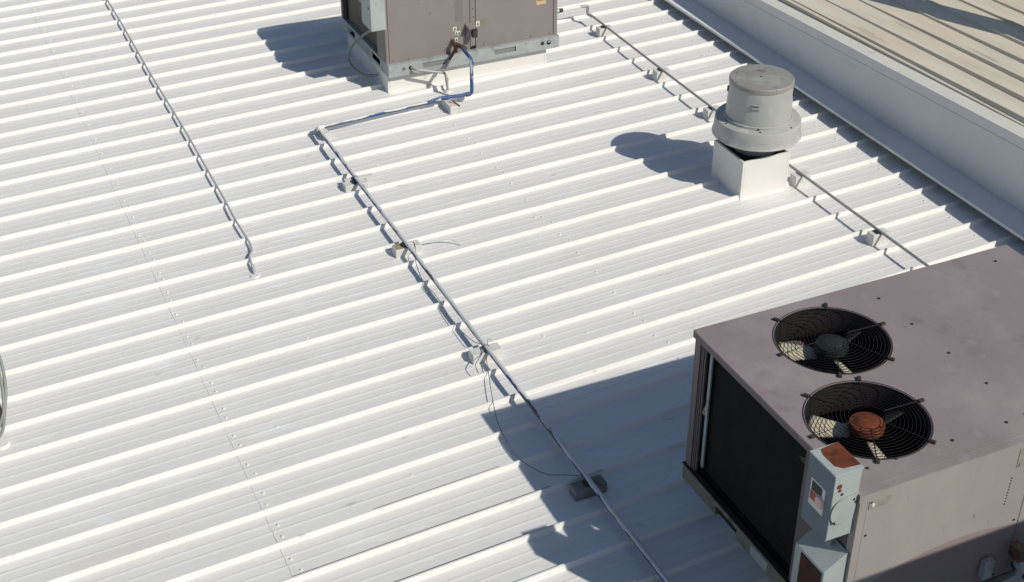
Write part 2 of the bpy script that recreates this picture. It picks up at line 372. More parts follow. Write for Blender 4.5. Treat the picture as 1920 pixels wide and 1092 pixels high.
for i in range(24):
    for y in (-2.2, -3.7, -5.2, -6.7, -8.2, -9.7):
        for dd in (.10, .27):
            x = 7.817 + i * .3017 + dd; yy = y + random.uniform(-.05, .05)
            if random.random() < .5: continue
            disc(b, (x, yy, wz(yy) - .011 - .03 * (x - 7.7)), .011, 6, 6, .007)
tag(obj('upper_roof_screws', b, DARK, upper), kind='stuff')

# ------------------------------------------------------------------ roof curbs
def curb(label, x0, x1, y0, y1, h, t=.02, skirt=.03):
    c = thing('roof_curb', label, 'roof curb', ((x0 + x1) / 2, (y0 + y1) / 2, 0))
    b = BM()   # four walls
    box(b, x0, x0 + t, y0, y1, -.02, h); box(b, x1 - t, x1, y0, y1, -.02, h); box(b, x0 + t, x1 - t, y0, y0 + t, -.02, h - .001); box(b, x0 + t, x1 - t, y1 - t, y1, -.02, h - .001)
    obj('curb_wall', b, CURB, c, .003)
    b = BM()   # coated fillet at the foot
    s = skirt
    R = [(x0, y0), (x1, y0), (x1, y1), (x0, y1)]; O = [(x0 - s * .3, y0 - s), (x1 + s, y0 - s), (x1 + s, y1 + s), (x0 - s * .3, y1 + s)]
    vi = [b.verts.new((x, y, .010)) for x, y in R]; vo = [b.verts.new((x, y, -.004)) for x, y in O]
    for k in range(4): b.faces.new((vo[k], vo[(k + 1) % 4], vi[(k + 1) % 4], vi[k]))
    obj('base_flashing', b, CURB, c)
    return c
curb('square white curb carrying the mushroom exhaust fan', 5.862, 6.312, -6.706, -6.262, .338)
curb('long white curb under the grey-brown air conditioner at the top', 3.985, 5.62, -3.592, -2.45, .18, skirt=.05)
curb('shaded curb under the big air conditioner with two fans', 3.74, 5.50, -11.05, -9.92, .225)

# ------------------------------------------------------------------ exhaust fan
hx, hy = 6.132, -6.462
ef = thing('exhaust_fan', 'round grey metal mushroom exhaust fan on the square white curb', 'exhaust fan', (hx, hy, .345))
b = BM(); lathe(b, [(.185, .20), (.187, .335), (.202, .375), (.232, .415), (.262, .440), (.285, .452), (.285, .456), (.258, .445), (.228, .42), (.197, .378), (.182, .335), (.182, .2)], hx, hy); obj('inlet_bowl', b, ALU, ef, smooth=40)
b = BM(); lathe(b, [(.0, .25), (.18, .25)], hx, hy, 32); obj('dark_throat', b, BLACK, ef)
b = BM()  # base plate with a square rim, dark underside visible at the corners
box(b, 5.885, 6.29, -6.68, -6.285, .312, .318); obj('base_plate', b, BLACK, ef)
b = BM(); lathe(b, [(.275, .592), (.300, .590), (.330, .587), (.343, .584), (.346, .578), (.351, .50), (.355, .464), (.363, .450), (.359, .445), (.351, .461), (.346, .50), (.341, .574), (.318, .581), (.297, .584), (.270, .586)], hx, hy, 96); obj('wind_band', b, ALU, ef, smooth=25)
b = BM(); lathe(b, [(.268, .585), (.279, .589), (.280, .612), (.268, .616)], hx, hy, 80); obj('band_collar', b, ALU, ef, smooth=30)
b = BM(); lathe(b, [(.266, .60), (.262, .70), (.257, .80), (.253, .890)], hx, hy, 96); obj('motor_cover', b, ALU, ef, smooth=60)
b = BM(); lathe(b, [(.254, .888), (.2585, .890), (.2585, .922), (.252, .929), (.20, .932), (.10, .935), (0, .936)], hx, hy, 96); cap = obj('top_cap', b, ALUTOP, ef, smooth=30)
cd = Vector((-6.13, -8.6, 0)).normalized()
a0 = math.atan2(cd.y, cd.x)
for k in range(2):   # pressed louvre slots facing the camera
    b = BM(); z = .800 - k * .030; n = 8
    pts = [(hx + (.262 + .004) * math.cos(a0 - .07 + .24 * (i / n - .5)), hy + .266 * math.sin(a0 - .07 + .24 * (i / n - .5)), z) for i in range(n + 1)]
    tube(b, pts, .0065, 6); obj('louvre', b, ALU, ef, smooth=60)
for k, (an, z, rr) in enumerate(((a0 + .05, .600, .2795), (a0 + .1, .589, .306), (a0 + 1.0, .586, .318), (a0 - .9, .588, .31))):
    b = BM(); disc(b, (hx + rr * math.cos(an), hy + rr * math.sin(an), z), .0085, 8, 8, .007, (math.cos(an), math.sin(an), .8)); obj('screw', b, DARK, ef)
b = BM(); disc(b, (hx - .01, hy, .935), .009, 8, 8, .004); obj('screw', b, DARK, ef)
for s in (-1, 1):     # band clips on the cover sides
    an = a0 + s * 1.45; b = BM(); 
    p = Vector((hx + .262 * math.cos(an), hy + .262 * math.sin(an), .80)); tube(b, [p, p + Vector((0, 0, .05))], .006, 6); obj('clip', b, DARK, ef)
for an in (a0 - .55, a0 + .1, a0 + .75, a0 + 2.4, a0 - 2.2):
    c_, s_ = math.cos(an), math.sin(an)
    tb('band_bracket', DARK, ef, [(hx + .235 * c_, hy + .235 * s_, .46), (hx + .345 * c_, hy + .345 * s_, .50)], .006, 6)

# ------------------------------------------------------------------ big air conditioner
UX0, UX1, UY0, UY1, UZ = 3.545, 5.677, -11.212, -9.733, 1.258
ac = thing('rooftop_air_conditioner', 'big mauve-brown air conditioner with two round fan openings in its top', 'air conditioner', ((UX0 + UX1) / 2, (UY0 + UY1) / 2, .225))
FC = ((4.160, -10.120), (3.912, -10.765)); FR = .308
def plate_with_holes(x0, x1, y0, y1, z0, z1, holes, r, seg=72):
    b = BM()
    outer = [b.verts.new(p) for p in ((x0, y0, z1), (x1, y0, z1), (x1, y1, z1), (x0, y1, z1))]
    es = [b.edges.new((outer[i], outer[(i + 1) % 4])) for i in range(4)]
    rings = []
    for cx, cy in holes:
        rv = [b.verts.new((cx + r * math.cos(2 * math.pi * k / seg), cy + r * math.sin(2 * math.pi * k / seg), z1)) for k in range(seg)]
        es += [b.edges.new((rv[k], rv[(k + 1) % seg])) for k in range(seg)]
    bmesh.ops.triangle_fill(b, use_beauty=True, use_dissolve=False, edges=es)
    bmesh.ops.recalc_face_normals(b, faces=b.faces[:])
    if b.faces[0].normal.z < 0: bmesh.ops.reverse_faces(b, faces=b.faces[:])
    r_ = bmesh.ops.extrude_face_region(b, geom=b.faces[:])
    nv = [v for v in r_['geom'] if isinstance(v, bmesh.types.BMVert)]
    bmesh.ops.translate(b, verts=nv, vec=(0, 0, z0 - z1))
    return b
top = obj('top_panel', plate_with_holes(UX0 - .012, UX1 + .012, UY0 - .008, UY1 + .008, UZ - .012, UZ, FC, FR), UTOP, ac)
b = BM()   # folded rim of the top
box(b, UX0 - .012, UX0 - .0095, UY0 - .008, UY1 + .008, UZ - .046, UZ - .0125); box(b, UX0 - .0093, UX1 + .0093, UY1 + .0055, UY1 + .008, UZ - .046, UZ - .0125)
box(b, UX1 + .0095, UX1 + .012, UY0 - .008, UY1 + .008, UZ - .046, UZ - .0125)
obj('top_rim', b, UPOST, ac)
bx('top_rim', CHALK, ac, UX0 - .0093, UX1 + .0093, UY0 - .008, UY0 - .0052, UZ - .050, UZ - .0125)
bx('panel_seam', UTOP, ac, UX0 + .01, UX1 - .01, UY0 + .028, UY0 + .034, UZ + .0003, UZ + .0035, .001)
b = BM()
for x, y in ((4.635, -9.892), (4.642, -10.177), (4.647, -10.479), (4.647, -10.776), (4.518, -11.073), (4.183, -11.075), (3.848, -11.073), (3.68, -11.074), (4.65, -11.06), (5.5, -10.3), (5.5, -9.85), (5.3, -11.07)):
    disc(b, (x, y, UZ), .0085, 8, 8, .006)
tag(obj('top_screws', b, DARK, ac), kind='stuff')
# corner posts
def lpost(x, y, sx, sy, wd, m):
    b = BM(); t = .006
    xa, xb = sorted((x, x + sx * wd)); ya, yb = sorted((y, y + sy * t)); box(b, xa, xb, ya, yb, .335, UZ - .014)
    xa, xb = sorted((x, x + sx * t)); ya, yb = sorted((y + sy * t, y + sy * wd)); box(b, xa, xb, ya, yb, .335, UZ - .014)
    return obj('corner_post', b, m, ac, .0015)
lpost(UX0, UY1, 1, -1, .055, UPOST); lpost(UX1, UY1, -1, -1, .06, UPOST); lpost(UX1, UY0, -1, 1, .06, UPOST)
for dx, yy in ((.012, UY1 - .058), (.012, UY1 - .075), (.016, UY1 - .090)):
    bx('post_fold', UPOST, ac, UX0 + dx - .006, UX0 + dx + .004, yy - .008, yy, .336, UZ - .016)
bx('coil_end_strip', GALV, ac, UX0 + .030, UX0 + .040, UY1 - .133, UY1 - .112, .38, UZ - .075)
bx('condenser_coil', FINS, ac, UX0 + .055, UX0 + .09, UY0 + .44, UY1 - .095, .345, UZ - .03)
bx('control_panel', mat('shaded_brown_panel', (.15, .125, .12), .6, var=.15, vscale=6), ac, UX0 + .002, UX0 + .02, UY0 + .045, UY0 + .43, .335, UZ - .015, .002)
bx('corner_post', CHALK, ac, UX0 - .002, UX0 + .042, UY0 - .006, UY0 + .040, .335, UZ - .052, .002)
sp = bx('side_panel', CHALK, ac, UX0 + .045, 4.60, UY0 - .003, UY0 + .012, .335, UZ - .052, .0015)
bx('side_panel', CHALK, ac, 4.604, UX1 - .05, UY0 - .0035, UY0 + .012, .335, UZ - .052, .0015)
bx('side_panel', UPOST, ac, UX0 + .06, UX1 - .06, UY1 - .012, UY1 - .002, .335, UZ - .015, .0015)
bx('side_panel', UPOST, ac, UX1 - .012, UX1 - .002, UY0 + .06, UY1 - .06, .335, UZ - .015, .0015)
b = BM(); box(b, UX0 + .10, UX1 - .02, UY0 + .02, UY1 - .02, .60, .62); obj('inner_floor', b, BLACK, ac)
npl = bx('nameplate', PLATE, ac, 3.600, 3.722, UY0 - .0065, UY0 - .0035, 1.145, 1.192)
b = BM(); disc(b, (3.622, UY0 - .0066, 1.166), .011, 8, 10, .004, (0, -1, 0)); obj('rivet', b, STK_W, npl)
bx('rating_plate', PLATE, ac, 4.497, 4.60, UY0 - .0055, UY0 - .0035, 1.085, 1.215)
b = BM()
for k in range(10): disc(b, (4.485 - .001 * k, UY0 - .0035, 1.025 - k * .0185), .0042, 6, 6, .003, (0, -1, 0))
for x, z in ((3.61, 1.185), (3.61, .98), (4.57, .72), (3.608, 1.23), (4.0, .36), (4.52, .36)): disc(b, (x, UY0 - .004, z), .007, 6, 6, .004, (0, -1, 0))
tag(obj('panel_screws', b, DARK, ac), kind='stuff')
# base rail with fork pockets
rail = BM()
for ya, yb in ((UY0 + .001, UY0 + .905), (UY0 + 1.12, UY1 + .004)): box(rail, UX0 - .010, UX0 + .012, ya, yb, .226, .325)
box(rail, UX0 - .010, UX0 + .012, UY0 + .905, UY0 + 1.12, .292, .325)
box(rail, UX0 + .012, UX1, UY1 - .010, UY1 + .003, .227, .324); box(rail, UX1 - .012, UX1 + .003, UY0 + .001, UY1 - .011, .226, .325)
for xa, xb in ((UX0 + .013, 4.1), (4.32, 4.9), (5.12, UX1 - .013)): box(rail, xa, xb, UY0 - .006, UY0 + .008, .226, .325)
for xa, xb in ((4.1, 4.32), (4.9, 5.12)): box(rail, xa, xb, UY0 - .006, UY0 + .008, .295, .325)
obj('base_rail', rail, DGALV, ac)
bx('rail_flange', DARK, ac, UX0 - .014, UX0 + .02, UY0 - .01, UY1 + .012, .3255, .3325)
bx('pocket_shade', BLACK, ac, UX0 + .014, UX0 + .03, UY0 + .90, UY0 + 1.125, .227, .32)  # black plate added so the open pocket reads as deep shade
bx('rail_patch', GALV, ac, UX0 - .0125, UX0 - .0102, UY0 + .60, UY0 + .76, .235, .305)
bx('rail_core', BLACK, ac, UX0 + .05, UX1 - .05, UY0 + .03, UY1 - .03, .2255, .333)
# fans
for fi, (cx, cy) in enumerate(FC):
    sh = BM(); lathe(sh, [(FR + .0005, UZ + .0025), (FR - .003, UZ + .0025), (FR - .004, UZ - .05), (FR - .008, UZ - .15), (FR + .02, UZ - .20)], cx, cy, 72)
    obj('fan_shroud', sh, mat('dark_fan_shroud', (.035, .03, .03), .5, var=.2, vscale=9), ac, smooth=50, fixn=False)
    zf = UZ - .046
    hub = BM(); lathe(hub, [(.080, zf - .012), (.090, zf - .010), (.091, zf + .014), (.086, zf + .026), (.060, zf + .031), (.054, zf + .036), (.035, zf + .038), (0, zf + .038)], cx, cy, 40)
    h = obj('fan_motor', hub, RUST if fi == 1 else HUBK, ac, smooth=35)
    h['label'] = 'rusty orange motor hub' if fi == 1 else 'black motor hub'
    for kx in range(4):
        an = kx * math.pi / 2 + .5; bb = BM(); disc(bb, (cx + .070 * math.cos(an), cy + .070 * math.sin(an), zf + .028), .0055, 6, 6, .006); obj('bolt', bb, DARK, h)
    base = math.radians(137 if fi == 1 else 146)
    for k in range(3):
        th = base + k * 2 * math.pi / 3; bl = BM(); pitch = math.radians(29)
        er = Vector((math.cos(th), math.sin(th), 0)); et = Vector((-math.sin(th), math.cos(th), 0)); nr = 8; nc = 6; vs = []
        for i in range(nr + 1):
            r = .075 + (.282 - .075) * i / nr; wdt = .065 + .06 * i / nr; row = []
            pt = pitch
            for j in range(nc + 1):
                u = (j / nc - .5); cam_ = .010 * (1 - 4 * u * u)
                p = Vector((cx, cy, zf - .050)) + er * (r - .018 * u * u) + (et * math.cos(pt) - Vector((0, 0, 1)) * math.sin(pt)) * (wdt * u + .012 * i / nr) + Vector((0, 0, cam_))
                row.append(bl.verts.new(p))
            vs.append(row)
        for i in range(nr):
            for j in range(nc): bl.faces.new((vs[i][j], vs[i][j + 1], vs[i + 1][j + 1], vs[i + 1][j]))
        o = obj('fan_blade', bl, BLADE_SHADED if k == 2 else BLADE, ac, smooth=60)  # third blade coloured dark as the one turned from the sun
        md = o.modifiers.new('thickness', 'SOLIDIFY'); md.thickness = .003
    gd = BM(); nrings = 12
    for k in range(nrings):
        r = .316 - k * .020; z = UZ + .003 + .012 * (1 - (r / .325) ** 2)
        seg = 56
        tube(gd, [(cx + r * math.cos(2 * math.pi * i / seg), cy + r * math.sin(2 * math.pi * i / seg), z) for i in range(seg)], .0017, 4, True)
    for k in range(6):
        th = k * math.pi / 3 + .02
        pts = []
        for j in range(6):
            r = .333 - j * .047; pts.append((cx + r * math.cos(th), cy + r * math.sin(th), UZ + .0065 + .014 * (1 - (r / .325) ** 2)))
        tube(gd, pts, .0032 if k % 2 == 0 else .002, 5)
    gd_o = tag(obj('fan_guard', gd, WIREG, ac, smooth=60))
    for k in range(6):
        th = k * math.pi / 3 + .02; bb = BM(); p = Vector((cx + .334 * math.cos(th), cy + .334 * math.sin(th), UZ + .001)); e = Vector((math.cos(th), math.sin(th), 0)); f = Vector((-math.sin(th), math.cos(th), 0))
        q = [p - e * .02 - f * .010, p + e * .014 - f * .010, p + e * .014 + f * .010, p - e * .02 + f * .010]
        hexa(bb, q + [v + Vector((0, 0, .013)) for v in q]); obj('guard_bracket', bb, DARK, gd_o, .003)
# disconnect switch on the west face, standing proud of the top
DX0, DX1, DY0, DY1, DZ0, DZ1 = 3.395, 3.543, -11.195, -11.002, 1.005, 1.400
db = bx('disconnect_box', BOXG, ac, DX0, DX1, DY0, DY1, DZ0, DZ1, .003); db['label'] = 'pale grey switch box with rusty lid'
bx('rusty_lid', BOXG, db, DX0 - .008, DX1 + .004, DY0 - .006, DY1 + .006, DZ1, DZ1 + .008, .002)
b = BM(); vs = [b.verts.new(p) for p in ((DX1 + .002, DY1 + .003, DZ1 + .0085), (DX0 + .045, DY1 - .008, DZ1 + .0085), (DX0 + .030, DY1 - .05, DZ1 + .0085), (DX0 + .032, DY0 + .055, DZ1 + .0085), (DX0 + .06, DY0 + .026, DZ1 + .0085), (DX1 + .001, DY0 + .018, DZ1 + .0085))]
b.faces.new(vs); r_ = bmesh.ops.extrude_face_region(b, geom=b.faces[:]); bmesh.ops.translate(b, verts=[v for v in r_['geom'] if isinstance(v, bmesh.types.BMVert)], vec=(0, 0, .0015)); obj('rust_patch', b, RUST, db)
bx('box_cover', mat('blue_grey_cover', (.15, .19, .215), .5, var=.10, vscale=8), db, DX0 - .005, DX0 - .0005, DY0 - .002, DY1 + .003, DZ0 - .002, DZ1 - .0005)
bx('warning_label', STK_B, db, DX0 - .0062, DX0 - .0052, DY0 + .070, DY0 + .150, 1.215, 1.272)
bx('warning_label', STK_R, db, DX0 - .0062, DX0 - .0052, DY0 + .055, DY0 + .155, 1.160, 1.212)
bx('warning_label', STK_W, db, DX0 - .0058, DX0 - .0051, DY0 + .048, DY0 + .160, 1.125, 1.280)
b = BM(); disc(b, (DX0 - .006, DY0 + .075, 1.192), .034, 8, 24, .012, (-1, 0, 0)); kn = obj('switch_handle', b, STK_P, db, smooth=40)
bx('label_square', STK_W, db, DX0 - .0066, DX0 - .0052, DY0 + .052, DY0 + .072, 1.130, 1.150)
b = BM()    # half-round handle plate on the south side of the box
seg = 20; c0 = Vector((DX0 + .004, DY0 - .004, 1.165)); ring = []
pts = [(DX0 + .012 + .06 * 0, 1.09)] 
poly = [(DX1 - .008, 1.262), (DX0 + .055, 1.250)] + [(DX0 + .060 - .062 * math.sin(t), 1.175 + .075 * math.cos(t)) for t in [math.pi * k / 14 for k in range(1, 14)]] + [(DX0 + .055, 1.098), (DX1 - .020, 1.108)]
lo = [b.verts.new((x, DY0 - .004, z)) for x, z in poly]; hi = [b.verts.new((x, DY0 - .010, z)) for x, z in poly]
b.faces.new(lo); b.faces.new(hi[::-1])
for k in range(len(poly)): b.faces.new((lo[k], lo[(k + 1) % len(poly)], hi[(k + 1) % len(poly)], hi[k]))
obj('handle_plate', b, BOXG, db)
for x, z, s in ((DX1 - .030, 1.232, .007), (DX0 + .022, 1.118, .008), (DX0 + .030, 1.330, .015), (DX1 - .02, 1.215, .006), (DX0 + .034, 1.305, .010), (DX0 + .050, 1.278, .008)):
    b = BM(); disc(b, (x, DY0 - (.0102 if z < 1.26 else .001), z), s, 6, 8, .003, (0, -1, 0)); obj('rust_spot', b, RUST if s > .009 else DARK, db)
# weatherproof outlet box below it
ob = BM(); hexa(ob, [(3.41, -11.20, .36), (3.54, -11.20, .36), (3.54, -10.965, .36), (3.41, -10.965, .36), (3.41, -11.20, .800), (3.54, -11.20, .885), (3.54, -10.965, .885), (3.41, -10.965, .800)])
o2 = obj('outlet_box', ob, BOXG, ac, .003); o2['label'] = 'grey box with slanted top and rusted front'
bx('rusty_cover', mat('dull_brown_rust', (.075, .032, .02), .85, var=.4, vscale=12, spots=[((.13, .14, .14), 9, .56, .1, (1, 1, 1))]), o2, 3.4045, 3.4095, -11.185, -11.02, .38, .785, .001)
# cap piece of grey conduit between the boxes
tb('box_conduit', HOSE, ac, [(3.50, -11.10, .87), (3.50, -11.10, 1.006)], .018)
# pipework below the south side of the big unit, in shade
gp = thing('gas_piping', 'shaded pipes and valve beside the foot of the big air conditioner', 'pipe', (4.7, -11.3, 0))
tb('pipe', mat('dark_blue_pipe', (.03, .04, .12), .5), gp, rounded([(4.62, -11.24, .42), (4.62, -11.33, .42), (4.75, -11.36, .10), (5.6, -11.38, .10)], .05), .022)
b = BM(); lathe(b, [(0, .52), (.045, .52), (.05, .50), (.05, .46), (.03, .44), (.03, .40), (.055, .385), (.055, .36), (0, .35)], 4.62, -11.30, 20); obj('regulator', b, GALV, gp, smooth=40)
bx('valve', COPPER, gp, 4.545, 4.60, -11.33, -11.25, .52, .60, .006)
bx('bracket', GALV, gp, 4.40, 4.46, -11.262, -11.222, .40, .52, .004)
tb('pipe', GALV, gp, [(4.35, -11.28, .30), (4.62, -11.30, .40)], .014)

# ------------------------------------------------------------------ smaller air conditioner (top of the picture)
sx0, sx1, sy0, sy1 = 3.975, 5.722, -3.662, -2.335
sa = thing('rooftop_air_conditioner', 'smaller grey-brown air conditioner with blue pipe leaving its front panel', 'air conditioner', ((sx0 + sx1) / 2, (sy0 + sy1) / 2, .18))
r_ = BM()
z0, z1 = .181, .300
xs = [sx0, 4.315, 4.575, 5.045, 5.265, sx1]
for i, (xa, xb) in enumerate(zip(xs, xs[1:])):
    if i in (1, 3): box(r_, xa, xb, sy0, sy0 + .004, z0, .222); box(r_, xa, xb, sy0, sy0 + .004, .268, z1)
    else: box(r_, xa, xb, sy0, sy0 + .004, z0, z1)
ysr = [sy0 + .0045, -3.43, -3.22, -2.72, -2.50, sy1]
for i, (ya, yb) in enumerate(zip(ysr, ysr[1:])):
    if i in (1, 3): box(r_, sx0, sx0 + .004, ya, yb, z0, .215); box(r_, sx0, sx0 + .004, ya, yb, .272, z1)
    else: box(r_, sx0, sx0 + .004, ya, yb, z0, z1)
box(r_, sx1 - .004, sx1, sy0 + .0045, sy1, z0, z1); box(r_, sx0 + .0045, sx1 - .0045, sy1 - .004, sy1, z0, z1)
box(r_, sx0 + .0045, sx1 - .0045, sy0 + .0045, sy0 + .05, z1 - .004, z1); box(r_, sx0 + .0045, sx0 + .04, sy0 + .055, sy1 - .005, z1 - .004, z1)
rl = obj('base_rail', r_, GALV, sa)
bx('rail_core', BLACK, sa, sx0 + .06, sx1 - .06, sy0 + .10, sy1 - .06, .1805, .295)
for x, r, m in ((5.545, .020, DARK), (5.612, .024, BLACK), (4.125, .018, DGALV), (4.19, .019, BLACK)):
    b = BM(); disc(b, (x, sy0 - .0005, .248 if x > 5 else .246), r, 8, 20, .002, (0, -1, 0)); obj('rail_hole', b, m, rl)
b = BM(); vs = [b.verts.new(p) for p in ((5.592, sy0 - .004, .250), (5.634, sy0 - .004, .250), (5.615, sy0 - .004, .272))]; b.faces.new(vs); obj('hole_glint', b, GALV, rl)
for x in (4.315, 5.045): bx('pocket_plate', mat('grey_pocket_plate', (.25, .26, .25), .6, var=.2, vscale=60), rl, x + .002, x + .255 if x < 5 else x + .215, sy0 + .012, sy0 + .016, .20, .285)
py = sy0 + .046
H = 1.0
bx('front_panel', SMPANEL, sa, sx0 + .032, 4.812, py, py + .02, .3005, H, .0015)
bx('front_panel', SMPANEL, sa, 4.818, 4.866, py + .001, py + .02, .325, H, .0015)
bx('front_panel', SMPANEL, sa, 4.872, sx1 - .045, py - .0005, py + .02, .3005, H, .0015)
bx('panel_gap', DARK, sa, 4.80, 4.88, py + .0205, py + .023, .3005, H)
bx('corner_post', SMPANEL, sa, sx0, sx0 + .026, py - .003, py + .03, .3005, H, .002)
bx('corner_post', SMPANEL, sa, sx1 - .040, sx1 - .002, py - .003, py + .04, .3005, H, .002)
bx('post_gap', COPPER, sa, sx0 + .0265, sx0 + .0315, py + .004, py + .02, .3005, H)
bx('post_gap', COPPER, sa, sx1 - .0445, sx1 - .0405, py + .004, py + .02, .3005, H)
bx('corner_post', UPOST, sa, sx0, sx0 + .05, sy1 - .055, sy1 - .002, .3005, .66, .002)
bx('end_panel', SMPANEL, sa, sx0 + .002, sx0 + .02, py + .031, py + .245, .3005, H, .002)
bx('condenser_coil', FINS2, sa, sx0 + .04, sx0 + .07, py + .246, sy1 - .057, .3005, .66)
bx('coil_frame', DARK, sa, sx0 + .02, sx0 + .038, sy1 - .10, sy1 - .057, .3005, .66)
bx('cabinet', SMPANEL, sa, sx0 + .075, sx1 - .003, py + .024, sy1 - .003, .3005, .69)
bx('upper_cabinet', SMPANEL, sa, sx0 - .02, sx1 - .003, py + .25, -2.66, .6905, H)  # rear setback made up so the north edge of its shadow lands right
bx('top_panel', SMPANEL, sa, sx0 - .125, sx1 + .01, py - .012, -2.65, H + .0005, H + .02, .002)  # west overhang made up to carry the shadow edge further out
# stickers, louvre lines, screws on the front
for k in range(13):
    z = .80 - k * .0165; bx('vent_slot', mat('slot_line', (.19, .16, .15), .6) if k == 0 else bpy.data.materials['slot_line'], sa, 4.665, 4.745, py - .0022, py - .0002, z, z + .004)
def sticker(name, m, x0, x1, z0, z1, lift=.001): return bx(name, m, sa, x0, x1, py - .0008 - lift, py - .0008 + .0004, z0, z1)
s1 = sticker('safety_sticker', STK_W, 4.640, 4.680, .512, .550); sticker('metal_plate', OLIVE, 4.683, 4.745, .515, .550, .0015)
s2 = sticker('safety_sticker', STK_W, 4.872, 4.912, .520, .568, .0022); sticker('metal_plate', OLIVE, 4.914, 4.985, .528, .570, .0022)
s3 = sticker('safety_sticker', STK_W, 4.660, 4.715, .470, .505); s4 = sticker('safety_sticker', STK_W, 4.660, 4.690, .405, .440)
sticker('green_label', GREEN, 4.664, 4.715, .440, .469, .0014)
sticker('energy_label', STK_T, 5.495, 5.60, .625, .80, .0015)
for k in range(6): sticker('label_line', RUST if k % 2 else STK_W, 5.505, 5.59, .64 + k * .027, .645 + k * .027, .0022)
for (xa, za) in ((4.660, .531), (4.892, .543), (4.675, .487), (4.702, .487), (4.675, .422)):   # warning triangles
    b = BM(); vs = [b.verts.new((xa + dx, py - .0036, za + dz)) for dx, dz in ((-.011, -.010), (.011, -.010), (0, .012))]; b.faces.new(vs)
    r2 = bmesh.ops.extrude_face_region(b, geom=b.faces[:]); bmesh.ops.translate(b, verts=[v for v in r2['geom'] if isinstance(v, bmesh.types.BMVert)], vec=(0, -.0006, 0)); obj('warning_triangle', b, STK_B, sa)
b = BM()
for x, z in ((4.846, .70), (4.848, .62), (4.55, .335), (4.19, .32), (4.95, .325), (5.44, .325), (5.64, .315), (5.64, .70), (4.842, .333), (4.862, .333), (4.42, .72), (4.04, .325)):
    disc(b, (x, py - .001, z), .0055, 6, 6, .003, (0, -1, 0))
tag(obj('panel_screws', b, DARK, sa), kind='stuff')
sd_ = bx('disconnect_box', BOXG, sa, 3.835, 3.975, -3.655, -3.40, .655, 1.02, .004); sd_['label'] = 'pale grey switch box on the side panel'
for y, z in ((-3.50, .93), (-3.60, .86), (-3.43, .90)):
    b = BM(); disc(b, (3.8345, y, z), .014, 6, 8, .003, (-1, 0, 0)); obj('rust_spot', b, DARK, sd_)
# hooded filter door handle (square bracket) on the front seam
hb = BM(); hexa(hb, [(4.765, py - .001, .435), (4.845, py - .001, .435), (4.845, py - .0005, .435), (4.765, py - .0005, .435), (4.765, py - .10, .545), (4.845, py - .10, .545), (4.845, py - .001, .565), (4.765, py - .001, .565)])
hd = obj('access_hood', hb, SMPANEL, sa, .002)
bx('hood_opening', DARK, hd, 4.800, 4.846, py - .103, py - .06, .455, .535)
# flexible whip down the west side
wp = thing('flexible_conduit', 'grey flexible conduit looping down beside the smaller air conditioner', 'conduit', (3.95, -3.2, .18))
tb('conduit', HOSE, wp, spline([(3.985, -3.30, .53), (3.93, -3.19, .45), (3.84, -3.06, .30), (3.80, -3.03, .17), (3.82, -3.12, .09), (3.88, -3.26, .07), (3.96, -3.38, .10)], 8), .0125, 8)

# ------------------------------------------------------------------ pipes
rx, ry = 4.612, -4.115
bp = thing('condensate_pipe', 'blue pipe with peeling white paint running from the smaller air conditioner across the ribs', 'pipe', (3.10, -6, .087))
PX = 3.105
tb('pipe_run', PIPEY, bp, [(PX, -4.20 - .4 * k, .087 + .0025 * math.sin(k * 1.3)) for k in range(26)], .0172)
b = BM(); tube(b, rounded([(PX, -4.26, .088), (PX, -4.198, .09), (PX + .06, -4.196, .09)], .02), .0205); obj('elbow', b, CURB, bp, smooth=50)
ew = [(PX + .05, -4.196, .09), (3.643, -4.150, .09), (4.065, -4.120, .09), (4.30, -4.118, .092)]
tb('pipe_run', PIPEX, bp, ew, .0155)
tb('pipe_run', BLUE, bp, rounded([(4.17, -4.128, .093), (4.30, -4.108, .105), (4.50, -4.112, .095), (rx, ry, .095), (rx, ry, .16)], .03), .0165)
tb('riser', BLUE, bp, rounded([(rx, ry, .14), (rx, ry, .432), (4.655, -3.80, .415)], .035), .0165)
tb('coupling', BLUE, bp, [(rx, ry, .40), (rx, ry, .36)], .021); tb('coupling', BLUE, bp, [(rx - .02, ry, .095), (rx - .06, ry, .095)], .021)
tb('union', COPPER, bp, [(4.672, -3.84, .418), (4.650, -3.72, .41)], .022)
tb('trap', COPPER, bp, rounded([(4.635, -3.60, .42), (4.628, -3.69, .40), (4.650, -3.72, .395)], .02), .021)
tb('trap', COPPER, bp, [(4.630, -3.695, .43), (4.632, -3.70, .335)], .018)
tb('trap', COPPER, bp, [(4.625, -3.70, .36), (4.565, -3.70, .275)], .015); tb('trap', GALV, bp, [(4.575, -3.70, .285), (4.520, -3.70, .185)], [.015, .009])
dp = thing('drain_pipe', 'short grey drain elbow leaving the galvanized rail above the white curb', 'pipe', (4.3, -3.72, .2))
tb('pipe', PIPEG, dp, rounded([(4.19, -3.64, .246), (4.22, -3.72, .243), (4.50, -3.755, .175), (4.505, -3.79, .02)], .03), .012)
tb('fitting', PIPEG, dp, [(4.505, -3.762, .13), (4.506, -3.772, .09)], .017)
b = BM(); disc(b, (4.505, -3.795, .0), .035, 8, 10, .018); obj('sealant_blob', b, CURB, dp)

